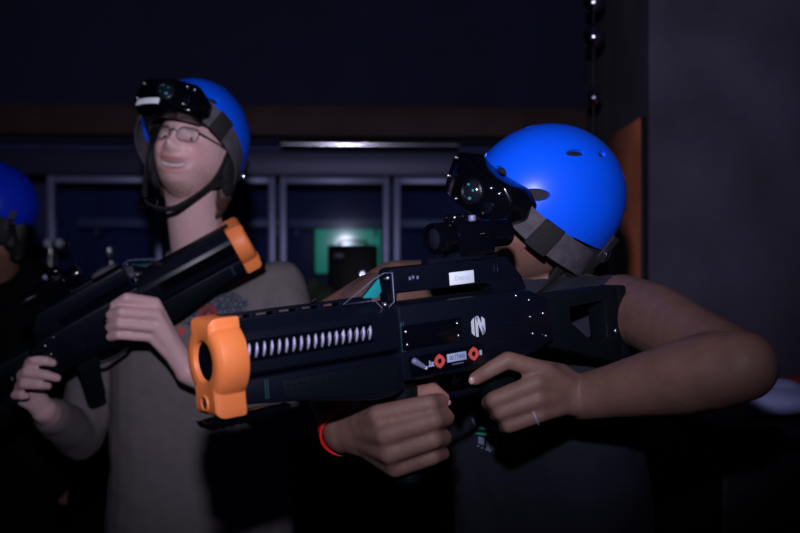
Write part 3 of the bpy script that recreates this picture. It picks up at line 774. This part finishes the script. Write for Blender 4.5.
def primsA(bm):
    cA = V(.225, 1.70, 1.30)
    sd = (ShL-ShR).normalized()
    add_hull(bm, [(cA+sd*.08, .095), (cA-sd*.08, .095), (V(.25, 1.72, 1.12)+sd*.07, .085), (V(.25, 1.72, 1.12)-sd*.07, .085)])
    add_hull(bm, [(V(.25, 1.72, 1.12)+sd*.07, .085), (V(.25, 1.72, 1.12)-sd*.07, .085), (hipLA, .095), (hipRA, .095)])
    add_hull(bm, [(ShL, .052), (cA+sd*.10+V(0, 0, .02), .075)]); add_hull(bm, [(ShR, .052), (cA-sd*.10+V(0, 0, .02), .075)])
    nb = V(.240, 1.705, 1.40)
    add_hull(bm, [(nb, .062), (HdA @ V(0, .025, -.07), .056)]); add_hull(bm, [(ShL, .04), (nb, .055)]); add_hull(bm, [(ShR, .04), (nb, .055)])
    # near arm
    add_chain(bm, [ShL, ShL.lerp(ElL, .30)+V(.004, 0, .004), ShL.lerp(ElL, .62), ElL], [.053, .053, .049, .042])
    add_chain(bm, [ElL, ElL.lerp(WrL, .16)+V(0, 0, .001), ElL.lerp(WrL, .34), ElL.lerp(WrL, .55), ElL.lerp(WrL, .78), WrL], [.0435, .0485, .0480, .0425, .0360, .0315])
    # far arm
    add_chain(bm, [ShR, ShR.lerp(ElR, .50)+V(0, 0, .030), ElR], [.056, .056, .044])
    add_chain(bm, [ElR, ElR.lerp(WrR, .3), WrR], [.044, .047, .031])
    add_hand(bm, LH, WrL, .0315, .98); add_hand(bm, RH, WrR, .031, 1.0)
    legs(bm, hipLA, hipRA, fLA, fRA)
tipc = (.50, .22, .19)
skinA = (.185, .098, .075)
bA = build_body('body', primsA, HdA, baseA, M['skin_brown'], skinA, (.25, .10, .09), None,
                hands=[(RH['thb'][3], .016, tipc), (RH['thb'][2], .014, (.40, .19, .16)), (LH['idx'][3], .010, (.32, .17, .14))], smile=0.0, parent=pA)
def cloth(name, prims, m, base, parent, vox=.007, sm=3, amp=.0):
    bm = bmesh.new(); prims(bm); me = remesh(bm, vox, sm, base)
    if amp:
        for v in me.vertices:
            v.co += v.normal*amp*(noise.noise(V(v.co.x*9+v.co.z*6, v.co.y*9, v.co.z*5))+.5*noise.noise(v.co*26))
    return link(name, me, m, parent)
def shirtA(bm):
    cA = V(.225, 1.70, 1.30); sd = (ShL-ShR).normalized()
    add_hull(bm, [(cA+sd*.085, .106), (cA-sd*.085, .106), (V(.25, 1.71, 1.10)+sd*.085, .105), (V(.25, 1.71, 1.10)-sd*.085, .105)])
    add_hull(bm, [(V(.25, 1.71, 1.10)+sd*.085, .105), (V(.25, 1.71, 1.10)-sd*.085, .105), (hipLA+V(0, 0, -.02), .112), (hipRA+V(0, 0, -.02), .112)])
    add_hull(bm, [(V(.240, 1.705, 1.395), .072), (HdA @ V(0, .030, -.098), .066)])
    for s_, k in ((ShL, 1), (ShR, -1)):
        add_hull(bm, [(s_+V(-.012, .012, -.004) if k > 0 else s_, .058), (cA+sd*k*.09+V(0, 0, .03), .085)])
        add_hull(bm, [(s_+V(-.02, .02, 0) if k > 0 else s_, .048), (V(.240, 1.705, 1.385), .066)])
stA = cloth('t_shirt', shirtA, M['navy'], baseA, pA, .007, 4, .006)
def trousers(hL, hR, fL, fR):
    def f(bm):
        add_hull(bm, [(hL, .108), (hR, .108)])
        for h, q in ((hL, fL), (hR, fR)):
            kn = h.lerp(q, .48)+V(0, -.03, 0); add_chain(bm, [h, kn, q+V(0, 0, .07)], [.096, .068, .062])
    return f
cloth('trousers', trousers(hipLA, hipRA, fLA, fRA), M['black_cloth'], baseA, pA, .010)
def shoes(fs, base, parent):
    for f in fs:
        bm = bmesh.new(); add_hull(bm, [(f+V(0, .03, .045), .045), (f+V(0, -.15, .04), .040)]); me = remesh(bm, .008, 2, base)
        for v in me.vertices: v.co.z = max(v.co.z, 0)
        link('shoe', me, M['shoe'], parent)
shoes((fLA, fRA), baseA, pA)
# print on the shirt front: pale streaks and green block letters
def decal(me, pts_fn, m, name, parent, base):
    pass
dg = bpy.context.evaluated_depsgraph_get(); dg.update()
def on_shirt(px, py):
    o_ = V(0, 0, CAMZ)-baseA; d_ = (at(px, py, 1)-V(0, 0, CAMZ)).normalized()
    ok, loc, nr, _ = stA.ray_cast(o_, d_)
    return (loc+nr*.0018) if ok else None
def print_mesh(quads, m, name):
    bm = bmesh.new()
    for q in quads:
        (x0, y0), (x1, y1), (x2, y2), (x3, y3) = q; N_ = 4; g = []
        for j in range(N_+1):
            row = []
            for i in range(N_+1):
                s_, t_ = i/N_, j/N_
                px = (x0*(1-s_)+x1*s_)*(1-t_)+(x3*(1-s_)+x2*s_)*t_; py = (y0*(1-s_)+y1*s_)*(1-t_)+(y3*(1-s_)+y2*s_)*t_
                p = on_shirt(px, py); row.append(bm.verts.new(p) if p else None)
            g.append(row)
        for j in range(N_):
            for i in range(N_):
                c = (g[j][i], g[j][i+1], g[j+1][i+1], g[j+1][i])
                if all(c): bm.faces.new(c)
    bmesh.ops.solidify(bm, geom=bm.faces[:], thickness=.0008)
    return obj(name, bm, m, stA)
def rect(x0, y0, x1, y1, sk=0): return ((x0, y0), (x1, y0+sk), (x1, y1+sk), (x0, y1))
pale = [rect(479, 436, 485, 443, 2), rect(487, 440, 491, 450, 1), rect(492, 442, 499, 450, 1)]
pale += [rect(478+i*4, 445+i*1.7, 480+i*4, 446.5+i*1.7) for i in range(6)] + [((472, 418), (474, 418), (477, 425), (475, 426)), ((475, 425), (485, 427), (485, 428.5), (475, 426.5))]
print_mesh(pale, M['pale_print'], 'pale_print')
gl = [rect(476, 432, 498, 434, 2), rect(478, 427, 499, 429, 1), rect(489, 433, 491, 440), rect(496, 434, 498, 448)]
def letters(x, y, rows):
    for r_, row in enumerate(rows):
        for c_, ch in enumerate(row):
            if ch == '#': gl.append(rect(x+c_*2.1, y+r_*2.2, x+c_*2.1+1.9, y+r_*2.2+1.9))
letters(504, 433, ['#####.#.#.###', '..#...#.#.#..', '..#...###.##.', '..#...#.#.#..', '..#...#.#.###', '.............', '#####.#####..', '#...#.#...#..', '#...#.#...#..', '#####.#####..'])
print_mesh(gl, M['green_print'], 'green_print')
# wrist band and finger ring
def ring_at(name, c, ax, r, tube, m, parent, base, flat=None):
    q = ax.to_track_quat('Z', 'Y').to_matrix(); bm = bmesh.new()
    pts = [c-base+q @ V(r*math.cos(a), r*math.sin(a), 0) for a in [2*math.pi*i/36 for i in range(36)]]
    ups = [(q @ V(math.cos(a), math.sin(a), 0)) for a in [2*math.pi*i/36 for i in range(36)]]
    add_tube(bm, pts, tube, 8, flat=flat, up=ups, closed=True); return obj(name, bm, m, parent)
ax = (WrR-ElR).normalized()
ring_at('wristband', WrR-ax*.004, ax, .0345, 0, M['redband'], pA, baseA, (.011, .0018))
ring_at('finger_ring', LH['pky'][0].lerp(LH['pky'][1], .18), (LH['pky'][1]-LH['pky'][0]).normalized(),     .0116, .0014, M['steel'], pA, baseA)

for c_, rr_ in ((at(471.8, 380.5, 1.2985), (.0042, .0022, .0052)), (at(447.5, 402.5, 1.2465), (.0045, .003, .0042))):
    bm = bmesh.new(); add_ball(bm, c_-baseA, rr_); obj('fingernail', bm, M['nail'], pA)
# ================================================================== PERSON IN THE GREY SHIRT
baseB = V(-0.4601, 2.3540, 0)
pB = thing('person', 'smiling person in glasses and grey printed shirt holding a gun across the chest', 'person', baseB)
SL, SR = V(-0.2803, 2.3219, 1.4019), V(-0.6613, 2.3219, 1.3912)
EL = V(-0.1980, 2.1721, 1.1237); WL = at(188, 371, 2.092)
ER = V(-0.7543, 2.3540, 1.0488); WR = at(44, 410, 2.140)
LHB = dict(idx=[at(155, 303, 2.046), at(127, 298, 2.012), at(115, 305, 2.028), at(113, 312, 2.049)],
           mid=[at(157, 315, 2.038), at(122, 312, 2.003), at(111, 315, 2.026), at(113, 319, 2.052)],
           rng=[at(156, 327, 2.040), at(120, 324, 2.006), at(110, 327, 2.028), at(113, 330, 2.052)],
           pky=[at(151, 337, 2.049), at(119, 335, 2.017), at(110, 337, 2.035), at(113, 339, 2.054)],
           thb=[at(165, 325, 2.087), at(150, 300, 2.124), at(128, 290, 2.140), at(115, 290, 2.140)])
RHB = dict(idx=[at(24, 366, 2.065), at(34, 360, 2.033), at(46, 361, 2.033), at(53, 363, 2.044)],
           mid=[at(17, 377, 2.070), at(27, 372, 2.033), at(46, 375, 2.028), at(57, 378, 2.038)],
           rng=[at(16, 388, 2.076), at(24, 384, 2.038), at(40, 385, 2.033), at(48, 386, 2.044)],
           pky=[at(16, 398, 2.087), at(15, 395, 2.060), at(22, 396, 2.049), at(27, 396, 2.054)],
           thb=[at(36, 392, 2.129), at(28, 372, 2.151), at(36, 358, 2.151), at(44, 352, 2.151)])
hipLB, hipRB = V(-0.3638, 2.3540, 0.9150), V(-0.5564, 2.3540, 0.9150); fLB, fRB = V(-0.3210, 2.3540, 0), V(-0.6206, 2.3754, 0)
def primsB(bm):
    add_hull(bm, [(V(-0.3852, 2.3433, 1.3002), .105), (V(-0.5564, 2.3433, 1.3002), .105), (V(-0.3959, 2.3540, 1.0755), .095), (V(-0.5457, 2.3540, 1.0755), .095)])
    add_hull(bm, [(V(-0.3959, 2.3540, 1.0755), .095), (V(-0.5457, 2.3540, 1.0755), .095), (hipLB, .10), (hipRB, .10)])
    nb = V(-0.4676, 2.3487, 1.4340)
    add_hull(bm, [(nb, .064), (HdB @ V(0, .030, -.068), .060)])
    for s_, c in ((SL, V(-0.3852, 2.3433, 1.3216)), (SR, V(-0.5564, 2.3433, 1.3216))):
        add_hull(bm, [(s_, .05), (c, .09)]); add_hull(bm, [(s_, .04), (nb, .055)])
    for a, b, c in ((SL, EL, WL), (SR, ER, WR)):
        add_chain(bm, [a, b], [.050, .040]); add_chain(bm, [b, b.lerp(c, .3), c], [.040, .041, .028])
    add_hand(bm, LHB, WL, .029, .95); add_hand(bm, RHB, WR, .028, .92)
    legs(bm, hipLB, hipRB, fLB, fRB)
skinB = (.70, .44, .43)
bB = build_body('body', primsB, HdB, baseB, M['skin_pale'], skinB, (.52, .17, .16), (.17, .085, .055), smile=1.0, parent=pB)
def Hl(H, p, base): return (H @ p)-base
# teeth, eyes
bm = bmesh.new(); N_ = 14; top, bot = [], []
for i in range(N_+1):
    x = -.0270+.054*i/N_; zc = -MZ+7*x*x; h = .0062*math.sqrt(max(.06, 1-(x/.028)**2))
    yy = face_y(x, zc)-.0030
    top.append(bm.verts.new(Hl(HdB, V(x, yy-.0010, zc+h+.0005), baseB))); bot.append(bm.verts.new(Hl(HdB, V(x, yy+.0006, zc-h*.55), baseB)))
for i in range(N_): bm.faces.new((top[i], top[i+1], bot[i+1], bot[i]))
bmesh.ops.solidify(bm, geom=bm.faces[:], thickness=.002); obj('teeth', bm, M['teeth'], pB)
def eyes(Hd, base, parent):
    for s in (-1, 1):
        c = V(s*.031, face_y(.031, .004)+.0095, .003); bm = bmesh.new(); add_ball(bm, Hl(Hd, c, base), .0118); e = obj('eye', bm, M['eye'], parent)
        bm = bmesh.new(); add_ball(bm, Hl(Hd, c+V(0, -.0082, .0), base), .0052, sub=2); obj('iris', bm, M['iris'], e)
        for z0, nm in ((.0075, 'eyelid'), (-.0062, 'eyelid')):
            pts = [Hl(Hd, c+V(k*.0036, -.0092+abs(k)**2*.0006, z0-(.0009*k*k if z0 > 0 else -.0006*k*k)), base) for k in range(-4, 5)]
            bm = bmesh.new(); add_tube(bm, pts, .0042, 8); o_ = obj(nm, bm, parent.children[0].data.materials[0], parent)
            ca = o_.data.color_attributes.new('Col', 'FLOAT_COLOR', 'POINT')
            for d_ in ca.data: d_.color = (*(skinB if parent == pB else skinA), 1)
eyes(HdB, baseB, pB)
# hair at the nape and temples
def hairf(Hd, base, parent, m='hair', side=False):
    bm = bmesh.new()
    for s in (-1, 1):
        if side: add_hull(bm, [(Hd @ V(s*.073, .000, .01), .016), (Hd @ V(s*.068, .002, -.055), .018), (Hd @ V(s*.058, .01, -.098), .018)])
    for s in (-1, 1):
        add_hull(bm, [(Hd @ V(s*.074, .030, .020), .014), (Hd @ V(s*.068, .055, -.070), .020), (Hd @ V(s*.05, .075, -.09), .022)])
    add_hull(bm, [(Hd @ V(-.05, .085, .0), .022), (Hd @ V(.05, .085, .0), .022), (Hd @ V(-.045, .075, -.105), .020), (Hd @ V(.045, .075, -.105), .020)])
    me = remesh(bm, .005, 1, base)
    for v in me.vertices: v.co += v.normal*.003*noise.noise(V(v.co.x*160, v.co.y*160, v.co.z*30))
    link('hair', me, M[m], parent)
hairf(HdB, baseB, pB); hairf(HdA, baseA, pA, 'black_hair', True)
# glasses
gl_o = thing('eyeglasses', 'thin dark-rimmed eyeglasses on the smiling face', 'eyeglasses', HdB)
yl = face_y(0, .006)-.002
for s in (-1, 1):
    cx = s*.033; pts = []
    for i in range(32):
        a = 2*math.pi*i/32; x = .0245*math.copysign(abs(math.cos(a))**.7, math.cos(a)); z = .0155*math.copysign(abs(math.sin(a))**.75, math.sin(a))
        pts.append(V(cx+x, yl+.004+.10*(abs(cx+x))**1.35*1.2, .004+z))
    bm = bmesh.new(); add_tube(bm, pts, .0007, 6, closed=True); rm = obj('rim', bm, M['spec_frame'], gl_o)
    bm = bmesh.new(); prev = None; cc = sum(pts, V(0, 0, 0))/len(pts)
    for q_ in range(6, -1, -1):
        f_ = q_/6
        if q_: ring = [bm.verts.new(cc+(p-cc)*f_+V(0, -.0052*(1-f_*f_), 0)) for p in pts]
        else: ring = [bm.verts.new(cc+V(0, -.0052, 0))]
        if prev:
            for k in range(32):
                if q_: bm.faces.new((prev[k], prev[(k+1) % 32], ring[(k+1) % 32], ring[k]))
                else: bm.faces.new((prev[k], prev[(k+1) % 32], ring[0]))
        prev = ring
    bmesh.ops.solidify(bm, geom=bm.faces[:], thickness=.0012)
    obj('lens', bm, M['specs'], rm)
    bm = bmesh.new(); add_tube(bm, smooth_path([V(s*.0575, pts[0].y if s > 0 else pts[16].y, .010), V(s*.074, -.055, .011), V(s*.082, -.01, .012), V(s*.084, .022, .004)], 6), .0016, 6); obj('temple_arm', bm, M['spec_frame'], gl_o)
bm = bmesh.new(); add_tube(bm, smooth_path([V(-.009, yl+.004, .008), V(0, yl-.001, .011), V(.009, yl+.004, .008)], 5), .0012, 6); obj('bridge', bm, M['spec_frame'], gl_o)
# shirt with the printed chest
m = M['grey_shirt'] = mat('grey_knit', (.155, .132, .135), .9, bump=.30, bscale=300, var=.07, vscale=40)
def chest_print(m, dots, patches):
    nt = m.node_tree; N = nt.nodes; L = nt.links; b = N['Principled BSDF']
    src = b.inputs['Base Color'].links[0].from_socket
    tc = [n for n in N if n.type == 'TEX_COORD'][0].outputs['Object']
    def disc(c, r0, r1):
        d = N.new('ShaderNodeVectorMath'); d.operation = 'DISTANCE'; d.inputs[1].default_value = c; L.new(tc, d.inputs[0])
        k = N.new('ShaderNodeMapRange'); k.inputs['From Min'].default_value = r0; k.inputs['From Max'].default_value = r1; k.inputs['To Min'].default_value = 1; k.inputs['To Max'].default_value = 0
        L.new(d.outputs['Value'], k.inputs['Value']); return k.outputs['Result']
    def over(src, fac, col):
        x = N.new('ShaderNodeMix'); x.data_type = 'RGBA'; L.new(fac, x.inputs[0]); L.new(src, x.inputs[6]); x.inputs[7].default_value = (*col, 1); return x.outputs[2]
    vo = N.new('ShaderNodeTexVoronoi'); vo.feature = 'DISTANCE_TO_EDGE'; vo.inputs['Scale'].default_value = 95; L.new(tc, vo.inputs['Vector'])
    ed = N.new('ShaderNodeMapRange'); ed.inputs['From Min'].default_value = .06; ed.inputs['From Max'].default_value = .22; ed.inputs['To Min'].default_value = 1; ed.inputs['To Max'].default_value = 0
    L.new(vo.outputs['Distance'], ed.inputs['Value'])
    for c, r in patches:
        mu = N.new('ShaderNodeMath'); mu.operation = 'MULTIPLY'; L.new(ed.outputs['Result'], mu.inputs[0]); L.new(disc(c, r*.75, r), mu.inputs[1])
        src = over(src, mu.outputs[0], (.028, .045, .085))
    for c, r, col in dots: src = over(src, disc(c, r*.8, r), col)
    L.new(src, b.inputs['Base Color'])
def shirtB(bm):
    add_hull(bm, [(V(-0.3799, 2.3380, 1.3002), .118), (V(-0.5618, 2.3380, 1.3002), .118), (V(-0.3799, 2.3540, 0.9899), .118), (V(-0.5618, 2.3540, 0.9899), .118)])
    add_hull(bm, [(V(-0.3799, 2.3540, 0.9899), .118), (V(-0.5618, 2.3540, 0.9899), .118), (V(-0.3745, 2.3540, 0.8401), .125), (V(-0.5671, 2.3540, 0.8401), .125)])
    nb = V(-0.4708, 2.3540, 1.4233)
    for s_, c in ((SL, V(-0.3852, 2.3380, 1.3109)), (SR, V(-0.5564, 2.3380, 1.3109))):
        add_hull(bm, [(s_, .062), (c, .105)]); add_hull(bm, [(s_+V(0, 0, -.004), .054), (nb, .066)])
    for a, b, c in ((SL, EL, WL), (SR, ER, WR)):
        add_chain(bm, [a, b, b.lerp(c, .80)], [.064, .056, .041])
stB = cloth('knit_shirt', shirtB, m, baseB, pB, .007, 4, .005)
dg = bpy.context.evaluated_depsgraph_get(); dg.update()
def onB(px, py):
    o_ = V(0, 0, CAMZ)-baseB; d_ = (at(px, py, 1)-V(0, 0, CAMZ)).normalized()
    ok, loc, nr, _ = stB.ray_cast(o_, d_); return loc if ok else V(0.0000, 9.6300, 0)
red_, dred = (.55, .06, .05), (.24, .035, .04)
chest_print(m, [(onB(208, 314), .024, dred), (onB(208, 314), .013, (.10, .03, .045)), (onB(209, 315), .006, (.5, .06, .09)), (onB(177, 321), .009, red_), (onB(181, 331), .009, red_), (onB(238, 320), .007, red_), (onB(158, 322), .006, red_)],
            [(onB(222, 300), .040), (onB(236, 304), .030), (onB(192, 312), .040), (onB(215, 322), .05), (onB(235, 322), .035), (onB(150, 262), .03)])
cp_ = []
nb = V(-0.4708, 2.3380, 1.4479)
pts = [nb+V(.078*math.sin(a), -.066*math.cos(a), -.022*math.cos(a)+.012-(.030 if abs(a) < .35 else 0)) for a in [2*math.pi*i/40-math.pi for i in range(40)]]
bm = bmesh.new(); add_tube(bm, [p-baseB for p in pts], 0, 10, flat=(.020, .005), up=[V(math.sin(a), -math.cos(a), .35).normalized() for a in [2*math.pi*i/40-math.pi for i in range(40)]], closed=True)
obj('collar', bm, m, stB)
cloth('trousers', trousers(hipLB, hipRB, fLB, fRB), M['denim'], baseB, pB, .010)
shoes((fLB, fRB), baseB, pB)

# ================================================================== PERSON IN BLACK AT THE EDGE
baseC = V(-1.18, 2.92, 0)
pC = thing('person', 'person in black clothes half out of view behind the grey shirt', 'person', baseC)
c0 = HdC.translation
hL, hR = V(-1.09, 2.93, .93), V(-1.28, 2.93, .93); fL, fR = V(-1.05, 2.9, 0), V(-1.33, 2.95, 0)
sL_, sR_ = V(-1.00, 2.93, 1.38), V(-1.37, 2.93, 1.38)
def primsC(bm):
    add_hull(bm, [(V(-1.10, 2.93, 1.30), .10), (V(-1.26, 2.93, 1.30), .10), (hL, .095), (hR, .095)])
    add_hull(bm, [(V(-1.18, 2.93, 1.40), .06), (HdC @ V(0, .03, -.07), .058)])
    for s_, e, w in ((sL_, V(-.99, 2.99, 1.10), V(-1.04, 3.07, .87)), (sR_, V(-1.38, 2.99, 1.10), V(-1.33, 3.07, .87))):
        add_hull(bm, [(s_, .05), (V(-1.18, 2.93, 1.33), .09)]); add_chain(bm, [s_, e, w], [.050, .042, .030])
        d_ = (w-e).normalized(); sd = V(1, 0, 0)
        for k in range(4): add_chain(bm, [w+d_*.07+sd*(.024-k*.016), w+d_*.115+sd*(.024-k*.016), w+d_*.135+V(0, 0, -.03)+sd*(.024-k*.016)], [.010, .0095, .008])
        add_hull(bm, [(w, .026), (w+d_*.07+sd*.024, .012), (w+d_*.07-sd*.024, .012)]); add_chain(bm, [w+d_*.02+sd*.03, w+d_*.06+sd*.045, w+d_*.09+sd*.042], [.013, .012, .010])
    legs(bm, hL, hR, fL, fR)
build_body('body', primsC, HdC, baseC, M['skin_brown'], (.20, .10, .075), (.22, .09, .08), None, smile=0.0, parent=pC)
def jacketC(bm):
    add_hull(bm, [(V(-1.09, 2.93, 1.30), .125), (V(-1.27, 2.93, 1.30), .125), (V(-1.08, 2.93, .88), .125), (V(-1.29, 2.93, .88), .125)])
    for s_, e, w in ((sL_, V(-.99, 2.99, 1.10), V(-1.04, 3.07, .87)), (sR_, V(-1.38, 2.99, 1.10), V(-1.33, 3.07, .87))):
        add_hull(bm, [(s_, .07), (V(-1.18, 2.93, 1.33), .11)]); add_chain(bm, [s_, e, e.lerp(w, .9)], [.068, .060, .045])
    add_hull(bm, [(sL_, .055), (V(-1.18, 2.94, 1.44), .070)]); add_hull(bm, [(sR_, .055), (V(-1.18, 2.94, 1.44), .070)])
cloth('jacket', jacketC, M['black_cloth'], baseC, pC, .010, 4, .006)
cloth('trousers', trousers(hL, hR, fL, fR), M['black_cloth'], baseC, pC, .012)
shoes((fL, fR), baseC, pC); hairf(HdC, baseC, pC, 'black_hair', True)

# ================================================================== LIGHT, CAMERA
w = bpy.data.worlds.new('night'); S.world = w; w.use_nodes = True
w.node_tree.nodes['Background'].inputs['Color'].default_value = (.10, .15, 1, 1); w.node_tree.nodes['Background'].inputs['Strength'].default_value = .028
fl = bpy.data.lights.new('camera_flash', 'SPOT'); fl.energy = 126; fl.color = (.82, .79, 1.0); fl.spot_size = math.radians(76); fl.spot_blend = 1.0; fl.shadow_soft_size = .022
fo = bpy.data.objects.new('camera_flash', fl); COL.objects.link(fo); fo.location = (-.02, .0, CAMZ+.25)
fo.rotation_euler = (math.radians(98.5), 0, math.radians(2))
cam = bpy.data.cameras.new('camera'); cam.sensor_width = 36; cam.lens = 45; cam.clip_start = .05
cam.dof.use_dof = True; cam.dof.focus_distance = 1.40; cam.dof.aperture_fstop = 4.0
co = bpy.data.objects.new('camera', cam); COL.objects.link(co); co.location = (0, 0, CAMZ); co.rotation_euler = (math.pi/2, 0, 0)
S.camera = co
S.view_settings.view_transform = 'Standard'; S.view_settings.look = 'None'; S.view_settings.exposure = 0; S.view_settings.gamma = 1; S.view_settings.use_curve_mapping = False
